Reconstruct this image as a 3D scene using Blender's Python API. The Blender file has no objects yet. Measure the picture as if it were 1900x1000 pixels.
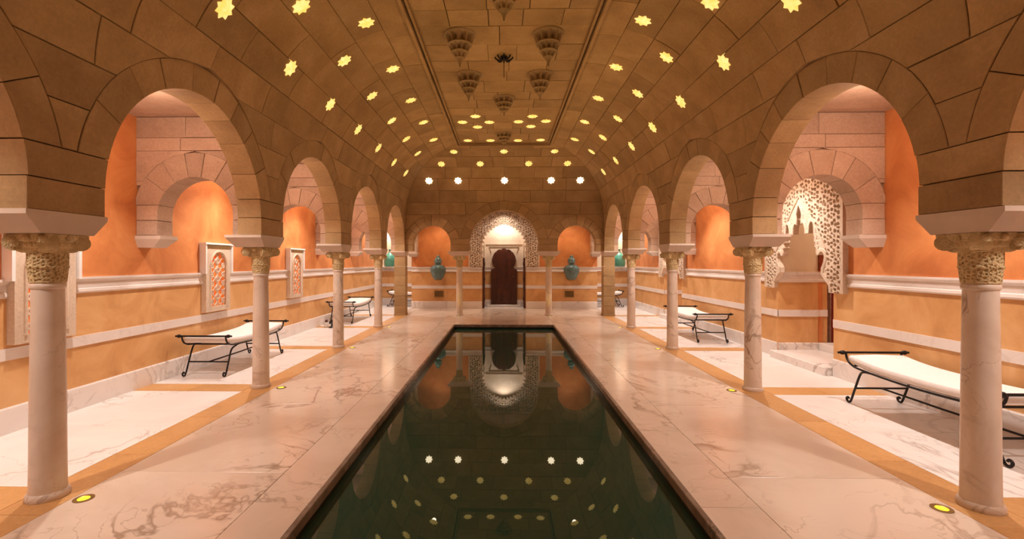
import bpy, bmesh, math, random
from math import sin, cos, pi, sqrt, atan2, asin, radians
from mathutils import Vector, Matrix
R = random.Random(7)
sc = bpy.context.scene
COL = sc.collection

# ------------------------------------------------------------------ camera, world, exposure
F = 870.0
cam = bpy.data.cameras.new('camera')
cam.sensor_width = 36.0
cam.lens = 36.0 * F / 1900
cam.shift_x = (950 - 915.6) / 1900
cam.shift_y = -(500 - 486.6) / 1900
cam.clip_start = 0.05
co = bpy.data.objects.new('camera', cam)
co.location = (0, 0, 1.5)
co.rotation_euler = (pi / 2, 0, 0.0224)
COL.objects.link(co)
sc.camera = co
w = bpy.data.worlds.new('world')
sc.world = w
w.use_nodes = True
w.node_tree.nodes['Background'].inputs[0].default_value = (1.0, 0.72, 0.45, 1)
w.node_tree.nodes['Background'].inputs[1].default_value = 0.02
sc.view_settings.view_transform = 'Standard'
sc.view_settings.look = 'None'
sc.view_settings.gamma = 1
sc.view_settings.use_curve_mapping = False
sc.view_settings.exposure = 0.0

def lamp(name, kind, loc, power, color, size=0.1, rot=(0, 0, 0), spot=None, blend=0.5, size_y=None):
    l = bpy.data.lights.new(name, kind)
    l.energy = power
    l.color = color
    if kind == 'AREA':
        l.size = size
        if size_y:
            l.shape = 'RECTANGLE'
            l.size_y = size_y
    else:
        l.shadow_soft_size = size
    if kind == 'SPOT':
        l.spot_size = radians(spot)
        l.spot_blend = blend
    o = bpy.data.objects.new(name, l)
    o.location = loc
    o.rotation_euler = rot
    COL.objects.link(o)
    return o

# key dimensions (metres)
WX = 4.35            # aisle outer wall
AX = 2.785           # nave face of the arcades
CX = 2.925           # column axis
SP = 2.635           # column spacing
Y1 = 2.945           # first column
YB = 13.30           # corner piers and back arcade axis
YF = 13.17           # nave face of back arcade
YW = 15.26           # back wall
YE = 16.6            # end of the aisles
Y0 = -0.8            # front end
CR = 1.653           # cove radius
SPR = 2.772          # cove spring
PW = AX - CR         # half width of ceiling panel
HC = SPR + CR        # ceiling height
HA = 3.22            # aisle ceiling
TW = 0.27            # arcade thickness
COLY = [Y1 - SP + k * SP for k in range(5)]   # includes column 0 behind the frame edge
BAYS = [Y1 - SP / 2 + k * SP for k in range(4)] + [(COLY[4] + YB) / 2]

WARM = (1.0, 0.80, 0.60)
YEL = (1.0, 0.62, 0.06)
# ceiling lamps in the aisles: downlights, plus an added point fill in each bay
NEU = (1, .945, .91)
for s in (-1, 1):
    for k, y in enumerate(BAYS):
        lamp('aisle_downlight', 'SPOT', (s * 3.55, y, 3.15), 185, NEU, 0.05, (0, 0, 0), 110, 0.7)
        lamp('aisle_fill', 'POINT', (s * 3.5, y, 2.95), 31, (1, .71, .56), 0.06)  # added fill without a fitting, lifts cross walls and arch undersides
    lamp('aisle_downlight', 'SPOT', (s * 3.85, 14.4, 3.15), 110, NEU, 0.05, (0, 0, 0), 125, 0.6)
    lamp('aisle_downlight', 'SPOT', (s * 3.85, 16.25, 3.1), 190, NEU, 0.05, (0, 0, 0), 125, 0.6)
    lamp('corridor_downlight', 'SPOT', (s * 2.0, 14.5, 3.15), 55, (1, .74, .5), 0.05, (0, 0, 0), 120, 0.6)
    lamp('corridor_lamp', 'POINT', (s * 2.0, 14.4, 2.95), 10, (1, .74, .5), 0.05)
lamp('portal_downlight', 'SPOT', (0, 14.75, 3.1), 22, (1, .88, .78), 0.04, (radians(22), 0, 0), 120, 0.5)
lamp('vestibule_downlight', 'SPOT', (0, 15.50, 2.95), 75, (1, .9, .8), 0.03, (radians(8), 0, 0), 130, 0.5)
for y in (7.2, 12.4):
    lamp('inner_room_fill', 'POINT', (WX + 1.3, y - .2, 2.4), 22, (1, .8, .6), 0.06)  # unseen light added to lift the dark room behind the doorway
    lamp('inner_room_fill', 'POINT', (WX + 1.7, y + .55, 1.15), 7, (1, .8, .6), 0.06)  # second added light, low down, brightens the hanging cloth
# uplights set in the floor beside the columns
for s in (-1, 1):
    for y in COLY:
        lamp('floor_uplight', 'SPOT', (s * 2.64, y - 0.03, 0.03), 62, YEL, 0.05, (pi, -s * radians(36), 0), 80, 0.8)
for s in (-1, 1):
    lamp('floor_uplight', 'SPOT', (s * 1.265, YB - .27, 0.03), 9, YEL, 0.05, (pi + radians(-4), 0, 0), 70, 1.0)
# spots added at the top star rows to brighten the pool deck
for s in (-1, 1):
    for y in (1.63, 2.94, 4.27, 5.59, 6.91, 8.22, 9.55, 10.9):
        lamp('deck_fill', 'SPOT', (s * 1.632, y, 4.335), 13, (1, .76, .56), 0.05, (0, 0, 0), 130, 0.5)

# ------------------------------------------------------------------ materials
def new_mat(name):
    m = bpy.data.materials.new(name)
    m.use_nodes = True
    nt = m.node_tree
    b = nt.nodes['Principled BSDF']
    return m, nt, b

def N(nt, t, **kw):
    n = nt.nodes.new(t)
    for k, v in kw.items():
        setattr(n, k, v)
    return n

def pos(nt, scale=(1, 1, 1), rand=0.0):
    g = N(nt, 'ShaderNodeNewGeometry')
    mp = N(nt, 'ShaderNodeMapping')
    mp.inputs['Scale'].default_value = scale
    nt.links.new(g.outputs['Position'], mp.inputs['Vector'])
    if rand:
        oi = N(nt, 'ShaderNodeObjectInfo')
        mu = N(nt, 'ShaderNodeMath', operation='MULTIPLY')
        mu.inputs[1].default_value = rand
        nt.links.new(oi.outputs['Random'], mu.inputs[0])
        ad = N(nt, 'ShaderNodeVectorMath', operation='ADD')
        nt.links.new(mp.outputs[0], ad.inputs[0])
        nt.links.new(mu.outputs[0], ad.inputs[1])
        return ad.outputs[0]
    return mp.outputs[0]

def noise(nt, vec, scale, detail=4, rough=0.55, dist=0.0):
    n = N(nt, 'ShaderNodeTexNoise')
    n.inputs['Scale'].default_value = scale
    n.inputs['Detail'].default_value = detail
    n.inputs['Roughness'].default_value = rough
    n.inputs['Distortion'].default_value = dist
    nt.links.new(vec, n.inputs['Vector'])
    return n.outputs['Fac']

def ramp(nt, fac, stops):
    r = N(nt, 'ShaderNodeValToRGB')
    e = r.color_ramp.elements
    while len(e) < len(stops):
        e.new(0.5)
    for i, (p, c) in enumerate(stops):
        e[i].position = p
        e[i].color = (c[0], c[1], c[2], 1)
    nt.links.new(fac, r.inputs[0])
    return r.outputs[0]

def mix(nt, fac, a, b, mode='MIX'):
    m = N(nt, 'ShaderNodeMix', data_type='RGBA', blend_type=mode)
    for sock, v in ((m.inputs[0], fac), (m.inputs[6], a), (m.inputs[7], b)):
        if isinstance(v, (int, float)):
            sock.default_value = v
        elif isinstance(v, tuple):
            sock.default_value = (v[0], v[1], v[2], 1)
        else:
            nt.links.new(v, sock)
    return m.outputs[2]

def bump(nt, b, h, strength=0.3, dist=0.01):
    n = N(nt, 'ShaderNodeBump')
    n.inputs['Strength'].default_value = strength
    n.inputs['Distance'].default_value = dist
    nt.links.new(h, n.inputs['Height'])
    nt.links.new(n.outputs[0], b.inputs['Normal'])

def tint(nt, col, lo, hi):
    oi = N(nt, 'ShaderNodeObjectInfo')
    mr = N(nt, 'ShaderNodeMapRange')
    mr.inputs[3].default_value = lo
    mr.inputs[4].default_value = hi
    nt.links.new(oi.outputs['Random'], mr.inputs[0])
    cc = N(nt, 'ShaderNodeCombineColor')
    for i in range(3):
        nt.links.new(mr.outputs[0], cc.inputs[i])
    return mix(nt, 1.0, col, cc.outputs[0], 'MULTIPLY')

def stone_mat(name, c1, c2, c3, rough=0.85, var=(0.86, 1.1)):
    m, nt, b = new_mat(name)
    v = pos(nt, rand=13)
    f = noise(nt, v, 2.2, 6, 0.6, 0.4)
    c = ramp(nt, f, [(0.3, c1), (0.52, c2), (0.72, c3)])
    f2 = noise(nt, v, 38, 3, 0.7)
    c = mix(nt, 0.35, c, ramp(nt, f2, [(0.3, (0.45, 0.45, 0.45)), (0.7, (1, 1, 1))]), 'MULTIPLY')
    c = tint(nt, c, *var)
    nt.links.new(c, b.inputs['Base Color'])
    b.inputs['Roughness'].default_value = rough
    bump(nt, b, noise(nt, v, 22, 6, 0.7), 0.35, 0.012)
    return m

def marble_mat(name, base, dark, vein, rough, vscale=1.0, rand=9.0, amount=1.0, stretch=(1, 1, 1)):
    m, nt, b = new_mat(name)
    v = pos(nt, stretch, rand)
    cloud = noise(nt, v, 0.9 * vscale, 5, 0.6, 0.8)
    c = ramp(nt, cloud, [(0.35, dark), (0.6, base)])
    for sc_, wd, st in ((0.55, 0.017, 0.8), (1.5, 0.011, 0.6)):
        n = noise(nt, v, sc_ * vscale, 5, 0.55, 1.3)
        s = N(nt, 'ShaderNodeMath', operation='SUBTRACT'); s.inputs[1].default_value = 0.5
        nt.links.new(n, s.inputs[0])
        a = N(nt, 'ShaderNodeMath', operation='ABSOLUTE'); nt.links.new(s.outputs[0], a.inputs[0])
        vm = ramp(nt, a.outputs[0], [(0.0, (1, 1, 1)), (wd, (0, 0, 0))])
        mk = ramp(nt, noise(nt, v, 0.9 * vscale, 2, 0.5), [(0.40, (0, 0, 0)), (0.64, (1, 1, 1))])
        mm = mix(nt, 1.0, vm, mk, 'MULTIPLY')
        mm = mix(nt, 1.0, mm, (st * amount,) * 3, 'MULTIPLY')
        c = mix(nt, mm, c, vein)
    nt.links.new(c, b.inputs['Base Color'])
    b.inputs['Roughness'].default_value = rough
    return m

def plaster_mat(name, c1, c2, c3, rough=0.6, scale=1.6):
    m, nt, b = new_mat(name)
    v = pos(nt)
    f = noise(nt, v, scale, 7, 0.62, 0.9)
    c = ramp(nt, f, [(0.28, c1), (0.5, c2), (0.74, c3)])
    nt.links.new(c, b.inputs['Base Color'])
    b.inputs['Roughness'].default_value = rough
    bump(nt, b, noise(nt, v, 9, 4, 0.6), 0.1, 0.01)
    return m

def plain(name, c, rough=0.5, metal=0.0, noise_amt=0.15, nscale=14):
    m, nt, b = new_mat(name)
    v = pos(nt)
    f = noise(nt, v, nscale, 4)
    k = noise_amt
    cc = ramp(nt, f, [(0.3, tuple(x * (1 - k) for x in c)), (0.7, tuple(min(1, x * (1 + k)) for x in c))])
    nt.links.new(cc, b.inputs['Base Color'])
    b.inputs['Roughness'].default_value = rough
    b.inputs['Metallic'].default_value = metal
    return m

def emit(name, c, strength, c2=None):
    m, nt, b = new_mat(name)
    b.inputs['Base Color'].default_value = (c[0], c[1], c[2], 1)
    if c2:
        f = noise(nt, pos(nt), 14, 2)
        cc = ramp(nt, f, [(0.35, c), (0.65, c2)])
        nt.links.new(cc, b.inputs['Emission Color'])
    else:
        b.inputs['Emission Color'].default_value = (c[0], c[1], c[2], 1)
    b.inputs['Emission Strength'].default_value = strength
    b.inputs['Roughness'].default_value = 0.4
    return m

M = {}
M['stone'] = stone_mat('sandstone', (.34, .205, .085), (.43, .268, .115), (.50, .325, .155))
M['pale_stone'] = stone_mat('pale_sandstone', (.49, .33, .22), (.57, .39, .27), (.63, .45, .32))
M['mortar'] = stone_mat('mortar', (.15, .09, .042), (.19, .115, .058), (.23, .14, .075), var=(1, 1))
M['pale_mortar'] = stone_mat('pale_mortar', (.26, .165, .10), (.31, .20, .125), (.36, .24, .15), var=(1, 1))
M['slab'] = plain('smooth_limestone', (.62, .50, .40), .6, 0, .06, 6)
M['capital'] = stone_mat('carved_limestone', (.56, .41, .20), (.66, .50, .26), (.74, .58, .33), var=(.95, 1.05))
_m, _nt, _b = M['capital'], M['capital'].node_tree, M['capital'].node_tree.nodes['Principled BSDF']
_v = N(_nt, 'ShaderNodeTexVoronoi', feature='DISTANCE_TO_EDGE'); _v.inputs['Scale'].default_value = 62
_nt.links.new(pos(_nt), _v.inputs['Vector'])
bump(_nt, _b, ramp(_nt, _v.outputs['Distance'], [(0.08, (1, 1, 1)), (0.24, (0, 0, 0))]), .5, .006)
M['carved'] = stone_mat('carved_stucco', (.66, .50, .36), (.74, .58, .43), (.80, .65, .50), var=(1, 1))
M['pendant'] = stone_mat('pendant_plaster', (.30, .21, .10), (.38, .26, .13), (.44, .31, .17), var=(.97, 1.03))
M['deck'] = marble_mat('deck_marble', (.74, .60, .48), (.66, .51, .39), (.30, .19, .12), .16, 1.15, 9, 1.0)
M['white_marble'] = marble_mat('white_marble', (.86, .80, .75), (.79, .72, .67), (.42, .34, .29), .25, 1.1)
M['col_marble'] = marble_mat('column_marble', (.72, .60, .49), (.60, .46, .35), (.32, .21, .14), .28, 1.9, 21, 1.15, (1, 1, .8))
M['coping'] = marble_mat('brown_marble', (.25, .185, .135), (.15, .105, .075), (.06, .042, .03), .2, 3.5)
M['trim'] = marble_mat('white_trim', (.82, .74, .68), (.76, .67, .60), (.55, .44, .37), .35, 1.4, 3, .6)
M['ochre'] = plaster_mat('ochre_plaster', (.53, .255, .085), (.68, .365, .14), (.80, .49, .22), .5)
M['orange'] = plaster_mat('orange_plaster', (.49, .15, .042), (.65, .235, .07), (.78, .34, .115), .6)
M['white_frame'] = plain('white_frame', (.86, .82, .78), .4, 0, .04, 6)
M['cream'] = plaster_mat('cream_plaster', (.70, .56, .38), (.76, .61, .43), (.80, .66, .48), .6)
M['strip'] = stone_mat('ochre_floor_stone', (.56, .27, .085), (.64, .33, .11), (.70, .38, .14), .35, (.92, 1.06))
M['iron'] = plain('black_iron', (.018, .014, .012), .45, .6)
M['mattress'] = plain('cream_canvas', (.86, .81, .77), .85, 0, .04, 40)
M['wood'] = plain('dark_wood', (.075, .018, .008), .4, 0, .35, 5)
M['redwood'] = plain('red_brown_wood', (.22, .045, .015), .45, 0, .3, 5)
M['teal'] = plain('grey_teal_glaze', (.115, .19, .185), .22, 0, .35, 9)
M['green'] = plain('green_glaze', (.09, .32, .22), .3, 0, .2, 8)
M['star'] = emit('star_glass', (.90, .60, .12), 1.0, (1.0, .80, .30))
M['star_white'] = emit('bright_star_glass', (1.0, .86, .58), 5.0)
M['lens'] = emit('yellow_lens', (1.0, .78, .03), 1.6, (.75, .62, .0))
M['brass'] = plain('dull_brass', (.30, .20, .07), .35, .9)
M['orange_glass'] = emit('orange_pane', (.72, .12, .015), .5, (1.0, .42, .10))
M['red_cloth'] = plain('red_curtain', (.45, .10, .07), .9, 0, .2, 20)
M['grey_cloth'] = plain('grey_curtain', (.34, .28, .24), .9, 0, .2, 20)
M['pool_wall'] = plain('dark_green_tile', (.006, .010, .007), .25, 0, .3, 6)
M['white_cap'] = plain('pale_plastic', (.72, .66, .58), .4)
m, nt, b = new_mat('pool_water')
b.inputs['Base Color'].default_value = (.008, .046, .029, 1)
b.inputs['Roughness'].default_value = .012
b.inputs['IOR'].default_value = 1.55
bump(nt, b, noise(nt, pos(nt), 1.2, 2), .02, .01)
M['water'] = m

# ------------------------------------------------------------------ object helpers
def link(name, verts, faces, mat, parent=None, smooth=False, recalc=True):
    me = bpy.data.meshes.new(name)
    me.from_pydata([tuple(v) for v in verts], [], faces)
    if recalc:
        bm = bmesh.new(); bm.from_mesh(me)
        bmesh.ops.recalc_face_normals(bm, faces=bm.faces)
        bm.to_mesh(me); bm.free()
    if smooth:
        me.polygons.foreach_set('use_smooth', [True] * len(me.polygons))
    me.materials.append(M[mat] if isinstance(mat, str) else mat)
    o = bpy.data.objects.new(name, me)
    COL.objects.link(o)
    if parent:
        o.parent = parent
    return o

class MB:
    def __init__(self):
        self.v = []; self.f = []
    def add(self, v, f):
        n = len(self.v)
        self.v += [tuple(p) for p in v]
        self.f += [tuple(i + n for i in q) for q in f]
        return self
    def box(self, x0, x1, y0, y1, z0, z1, bev=0.0):
        if bev <= 0:
            v = [(x, y, z) for z in (z0, z1) for y in (y0, y1) for x in (x0, x1)]
            return self.add(v, [(0, 2, 3, 1), (4, 5, 7, 6), (0, 1, 5, 4), (2, 6, 7, 3), (0, 4, 6, 2), (1, 3, 7, 5)])
        # box whose top edges are chamfered
        b = bev
        v = [(x, y, z0) for y in (y0, y1) for x in (x0, x1)] + [(x, y, z1 - b) for y in (y0, y1) for x in (x0, x1)] + \
            [(x, y, z1) for y in (y0 + b, y1 - b) for x in (x0 + b, x1 - b)]
        return self.add(v, [(0, 2, 3, 1), (0, 1, 5, 4), (1, 3, 7, 5), (3, 2, 6, 7), (2, 0, 4, 6),
                            (4, 5, 9, 8), (5, 7, 11, 9), (7, 6, 10, 11), (6, 4, 8, 10), (8, 9, 11, 10)])
    def frustum(self, a, za, b, zb):
        # a, b = (x0,x1,y0,y1) rectangles
        v = [(x, y, za) for y in a[2:] for x in a[:2]] + [(x, y, zb) for y in b[2:] for x in b[:2]]
        return self.add(v, [(0, 2, 3, 1), (4, 5, 7, 6), (0, 1, 5, 4), (2, 6, 7, 3), (0, 4, 6, 2), (1, 3, 7, 5)])
    def lathe(self, prof, n=24, c=(0, 0), rf=None, caps=True):
        v = []; f = []
        for j, (r, z) in enumerate(prof):
            for i in range(n):
                a = 2 * pi * i / n
                rr = rf(r, z, a) if rf else r
                v.append((c[0] + rr * cos(a), c[1] + rr * sin(a), z))
        for j in range(len(prof) - 1):
            for i in range(n):
                k = (i + 1) % n
                f.append((j * n + i, j * n + k, (j + 1) * n + k, (j + 1) * n + i))
        if caps:
            f.append(tuple(range(n))[::-1])
            f.append(tuple((len(prof) - 1) * n + i for i in range(n)))
        return self.add(v, f)
    def tube(self, pts, r, n=8):
        pts = [Vector(p) for p in pts]
        v = []; f = []
        prev = None
        for j, p in enumerate(pts):
            t = (pts[min(j + 1, len(pts) - 1)] - pts[max(j - 1, 0)])
            t.normalize()
            if prev is None:
                a = Vector((0, 0, 1)) if abs(t.z) < .9 else Vector((1, 0, 0))
                u = t.cross(a).normalized()
            else:
                u = (prev - t * prev.dot(t)).normalized()
            prev = u
            w_ = t.cross(u)
            rr = r[j] if isinstance(r, (list, tuple)) else r
            for i in range(n):
                a = 2 * pi * i / n
                v.append(p + u * (rr * cos(a)) + w_ * (rr * sin(a)))
        for j in range(len(pts) - 1):
            for i in range(n):
                k = (i + 1) % n
                f.append((j * n + i, j * n + k, (j + 1) * n + k, (j + 1) * n + i))
        f.append(tuple(range(n))[::-1])
        f.append(tuple((len(pts) - 1) * n + i for i in range(n)))
        return self.add(v, f)
    def ball(self, c, r, n=10, m=6, s=(1, 1, 1)):
        v = [(c[0], c[1], c[2] - r * s[2])]; f = []
        for j in range(1, m):
            t = -pi / 2 + pi * j / m
            for i in range(n):
                a = 2 * pi * i / n
                v.append((c[0] + r * s[0] * cos(t) * cos(a), c[1] + r * s[1] * cos(t) * sin(a), c[2] + r * s[2] * sin(t)))
        v.append((c[0], c[1], c[2] + r * s[2]))
        for i in range(n):
            k = (i + 1) % n
            f.append((0, 1 + k, 1 + i))
            for j in range(m - 2):
                f.append((1 + j * n + i, 1 + j * n + k, 1 + (j + 1) * n + k, 1 + (j + 1) * n + i))
            f.append((1 + (m - 2) * n + i, 1 + (m - 2) * n + k, len(v) - 1))
        return self.add(v, f)
    def prism(self, poly, fn, d0, d1):
        # poly of (u,v); fn(u,v,d) -> point
        n = len(poly)
        v = [fn(u, q, d0) for u, q in poly] + [fn(u, q, d1) for u, q in poly]
        f = [tuple(range(n)), tuple(range(2 * n - 1, n - 1, -1))]
        f += [(i, (i + 1) % n, n + (i + 1) % n, n + i) for i in range(n)]
        return self.add(v, f)
    def build(self, name, mat, parent=None, smooth=False, recalc=True):
        return link(name, self.v, self.f, mat, parent, smooth, recalc)

def smooth_auto(o, angle=40):
    o.data.polygons.foreach_set('use_smooth', [True] * len(o.data.polygons))
    bm = bmesh.new(); bm.from_mesh(o.data)
    for e in bm.edges:
        if len(e.link_faces) == 2 and e.calc_face_angle(0) > radians(angle):
            e.smooth = False
    bm.to_mesh(o.data); bm.free()
    return o

def empty(name, loc=(0, 0, 0), rz=0.0):
    o = bpy.data.objects.new(name, None)
    o.empty_display_size = .1
    o.location = loc
    o.rotation_euler = (0, 0, rz)
    COL.objects.link(o)
    return o

def tag(o, label, cat, group=None):
    o['label'] = label
    o['category'] = cat
    if group:
        o['group'] = group
    return o

def struct(o, kind='structure'):
    o['kind'] = kind
    return o

def copy_tree(o, parent=None):
    c = o.copy()
    COL.objects.link(c)
    if parent:
        c.parent = parent
    for ch in list(o.children):
        copy_tree(ch, c)
    return c

def spline(pts, n=6):
    P = [Vector(p) for p in pts]
    out = []
    for i in range(len(P) - 1):
        p0 = P[max(i - 1, 0)]; p1 = P[i]; p2 = P[i + 1]; p3 = P[min(i + 2, len(P) - 1)]
        for k in range(n):
            t = k / n
            out.append(0.5 * ((2 * p1) + (p2 - p0) * t + (2 * p0 - 5 * p1 + 4 * p2 - p3) * t * t + (3 * p1 - p0 - 3 * p2 + p3) * t ** 3))
    out.append(P[-1])
    return out

# ------------------------------------------------------------------ masonry
def arch_w(a, z, key):
    c, r, re, zc = a
    q = r if key == 'in' else re
    if z < zc and r > 0:
        return q
    d = q * q - (z - zc) ** 2
    return sqrt(d) if d > 0 else 0.0

def vault(v):
    """arc coordinate -> inward shift, height, normal(in, up)"""
    if v <= SPR:
        return 0.0, v, 1.0, 0.0
    a = min((v - SPR) / CR, pi / 2)
    return CR * (1 - cos(a)), SPR + CR * sin(a), cos(a), -sin(a)

def flatsurf(v):
    return 0.0, v, 1.0, 0.0

class Masonry:
    """stones laid on a wall plane; P(u, inward, z) gives the point"""
    def __init__(self, root, P, surf, ulo, uhi, arches, T, mat, inset=0.0035, proud=(.001, .008)):
        self.root = root; self.P = P; self.surf = surf; self.ulo = ulo; self.uhi = uhi
        self.arches = arches; self.T = T; self.mat = mat; self.g = inset; self.proud = proud
        self.flat = surf is flatsurf
    def pt(self, u, v, d):
        din, z, ni, nz = self.surf(v)
        return self.P(u, din + ni * d, z + nz * d)
    def block(self, u0, u1, v0, v1, key, through=False, name='stone', mat=None):
        g = self.g * R.choice((.35, .5, .7, 1.0, 1.3))
        lo_a = [a for a in self.arches if a[0] <= (u0 + u1) / 2]
        hi_a = [a for a in self.arches if a[0] > (u0 + u1) / 2]
        n = 13 if self.surf(v1)[0] > 0 else 7
        rows = []
        for i in range(n):
            v = v0 + g + (v1 - v0 - 2 * g) * i / (n - 1)
            z = self.surf(v)[1]
            lo = max(u0, self.ulo(v)); hi = min(u1, self.uhi(v))
            for a in lo_a:
                wd = arch_w(a, z, key)
                if wd: lo = max(lo, a[0] + wd)
            for a in hi_a:
                wd = arch_w(a, z, key)
                if wd: hi = min(hi, a[0] - wd)
            if hi - lo > 0.035:
                rows.append((v, lo + g, hi - g))
        if len(rows) < 2:
            return
        # drop interior rows of plain rectangles on flat walls
        if self.surf(v1)[0] == 0 and all(abs(r[1] - rows[0][1]) < 1e-4 and abs(r[2] - rows[0][2]) < 1e-4 for r in rows):
            rows = [rows[0], rows[-1]]
        e = R.uniform(*self.proud); b = .004
        L = [(lo, v) for v, lo, hi in rows]; H = [(hi, v) for v, lo, hi in rows]
        vi = [r[0] for r in rows]
        vin = vi[:]; vin[0] += b; vin[-1] -= b
        verts = []
        k = len(rows)
        for (q, dd, m_) in ((0, e, True), (1, e - b, False), (2, None, False)):
            for side, S in ((0, L), (1, H)):
                for i, (u, v) in enumerate(S):
                    if q == 0:
                        uu = u + (b if side == 0 else -b)
                        verts.append(self.pt(uu, vin[i], dd))
                    elif q == 1:
                        verts.append(self.pt(u, v, dd))
                    else:
                        if through:
                            din, z, ni, nz = self.surf(v)
                            verts.append(self.P(u, -self.T, z))
                        else:
                            din, z, ni, nz = self.surf(v)
                            if din > 0 and z < 3.4:
                                verts.append(self.P(u, -.03, z))
                            else:
                                verts.append(self.pt(u, v, -.05))
        f = []
        idx = lambda q, s, i: q * 2 * k + s * k + i
        for i in range(k - 1):
            f.append((idx(0, 0, i), idx(0, 1, i), idx(0, 1, i + 1), idx(0, 0, i + 1)))
            f.append((idx(2, 0, i), idx(2, 0, i + 1), idx(2, 1, i + 1), idx(2, 1, i)))
        for q in (0, 1):
            for i in range(k - 1):
                f.append((idx(q, 0, i), idx(q, 0, i + 1), idx(q + 1, 0, i + 1), idx(q + 1, 0, i)))
                f.append((idx(q, 1, i), idx(q + 1, 1, i), idx(q + 1, 1, i + 1), idx(q, 1, i + 1)))
            f.append((idx(q, 0, 0), idx(q + 1, 0, 0), idx(q + 1, 1, 0), idx(q, 1, 0)))
            f.append((idx(q, 0, k - 1), idx(q, 1, k - 1), idx(q + 1, 1, k - 1), idx(q + 1, 0, k - 1)))
        return link(name, verts, f, mat or self.mat, self.root)
    def ring(self, a, z_start, n, clip=None, name='arch_stone', mat=None):
        c, r, re, zc = a
        a0 = asin(max(-1, min(1, (z_start - zc) / r)))
        cuts = [a0 + (pi - 2 * a0) * i / n for i in range(n + 1)]
        cuts = [x + (R.uniform(-.03, .03) if 0 < i < n else 0) for i, x in enumerate(cuts)]
        for i in range(n):
            g = self.g * R.choice((.3, .5, .8, 1.1))
            s0, s1 = cuts[i] + g / r, cuts[i + 1] - g / r
            e = R.uniform(*self.proud); b = .004
            m = 5
            def row(rad, extra):
                out = []
                t0, t1 = s0 + extra / rad, s1 - extra / rad
                zb = asin(max(-1, min(1, (z_start + g + extra - zc) / rad)))
                if i == 0: t0 = zb
                if i == n - 1: t1 = pi - zb
                for j in range(m):
                    t = t0 + (t1 - t0) * j / (m - 1)
                    u = c + rad * cos(t); z = zc + rad * sin(t)
                    if clip: u = min(max(u, clip[0]), clip[1])
                    out.append((u, z))
                return out
            rr = re - g
            verts = []
            for rad, ex, d in ((r + b, b, e), (rr - b, b, e), (r, 0, e - b), (rr, 0, e - b), (r, 0, -self.T), (rr, 0, -self.T)):
                for u, z in row(rad, ex):
                    dd = d
                    if d > -.1 and not self.flat and z > SPR:
                        dd = d + .72 * (CR - sqrt(CR * CR - (z - SPR) ** 2))
                    verts.append(self.P(u, dd, z))
            f = []
            ix = lambda q, j: q * m + j
            for j in range(m - 1):
                f.append((ix(0, j), ix(0, j + 1), ix(1, j + 1), ix(1, j)))
                f.append((ix(0, j), ix(2, j), ix(2, j + 1), ix(0, j + 1)))
                f.append((ix(1, j), ix(1, j + 1), ix(3, j + 1), ix(3, j)))
                f.append((ix(2, j), ix(4, j), ix(4, j + 1), ix(2, j + 1)))
                f.append((ix(3, j), ix(3, j + 1), ix(5, j + 1), ix(5, j)))
                f.append((ix(4, j), ix(5, j), ix(5, j + 1), ix(4, j + 1)))
            for j in (0, m - 1):
                f.append((ix(0, j), ix(1, j), ix(3, j), ix(2, j)))
                f.append((ix(2, j), ix(3, j), ix(5, j), ix(4, j)))
            link(name, verts, f, mat or self.mat, self.root)
    def core(self, z0, v1, name='mortar_core', backz=None):
        """mortar bed behind the stones, with the arch openings left free, and the plain far face"""
        mb = MB()
        cs = [a[0] for a in self.arches]
        lo0 = self.ulo(z0); hi0 = self.uhi(z0)
        segs = [(lo0 - 5, cs[0], None, self.arches[0])] + [(cs[i], cs[i + 1], self.arches[i], self.arches[i + 1]) for i in range(len(cs) - 1)] + \
               [(cs[-1], hi0 + 5, self.arches[-1], None)] if cs else [(lo0, hi0, None, None)]
        n = 70
        for face in (0, 1):
            top = v1 if face == 0 else backz
            for (s0, s1, al, ah) in segs:
                rows = []
                for i in range(n + 1):
                    v = z0 + (top - z0) * i / n
                    z = self.surf(v)[1] if face == 0 else v
                    lo = max(s0, self.ulo(v) if face == 0 else lo0); hi = min(s1, self.uhi(v) if face == 0 else hi0)
                    if al:
                        wd = arch_w((al[0], (al[1] + al[2]) / 2 if z > al[3] + .2 else al[1] + .012, 0, al[3]), z, 'in'); lo = max(lo, al[0] + wd) if wd else lo
                    if ah:
                        wd = arch_w((ah[0], (ah[1] + ah[2]) / 2 if z > ah[3] + .2 else ah[1] + .012, 0, ah[3]), z, 'in'); hi = min(hi, ah[0] - wd) if wd else hi
                    rows.append((v, lo, hi))
                for i in range(n):
                    (va, la, ha), (vb, lb, hb) = rows[i], rows[i + 1]
                    if ha - la < .01 and hb - lb < .01:
                        continue
                    if face == 0:
                        q = [self.pt(la, va, -.022), self.pt(ha, va, -.022), self.pt(hb, vb, -.022), self.pt(lb, vb, -.022)]
                        # behind the cove the bed stays on the wall plane near the arch rings
                    else:
                        q = [self.P(la, -self.T + .004, va), self.P(ha, -self.T + .004, va), self.P(hb, -self.T + .004, vb), self.P(lb, -self.T + .004, vb)]
                    mb.add(q, [(0, 1, 2, 3)])
        return mb
    def course(self, v0, v1, length, key='ex', offs=0.0, through=False, mat=None):
        apex = max([a[3] + (a[2] if key == 'ex' else a[1]) for a in self.arches], default=-9)
        z0 = self.surf(v0)[1]
        lo0, hi0 = self.ulo((v0 + v1) / 2), self.uhi((v0 + v1) / 2)
        cuts = [self.ulo(v0) if self.ulo(v0) < lo0 else lo0, self.uhi(v0) if self.uhi(v0) > hi0 else hi0]
        lo0, hi0 = cuts
        if self.arches and z0 < apex - .02:
            cuts += [a[0] for a in self.arches if lo0 < a[0] < hi0 and z0 < a[3] + a[2] - .02]
        cuts = sorted(cuts)
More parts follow.
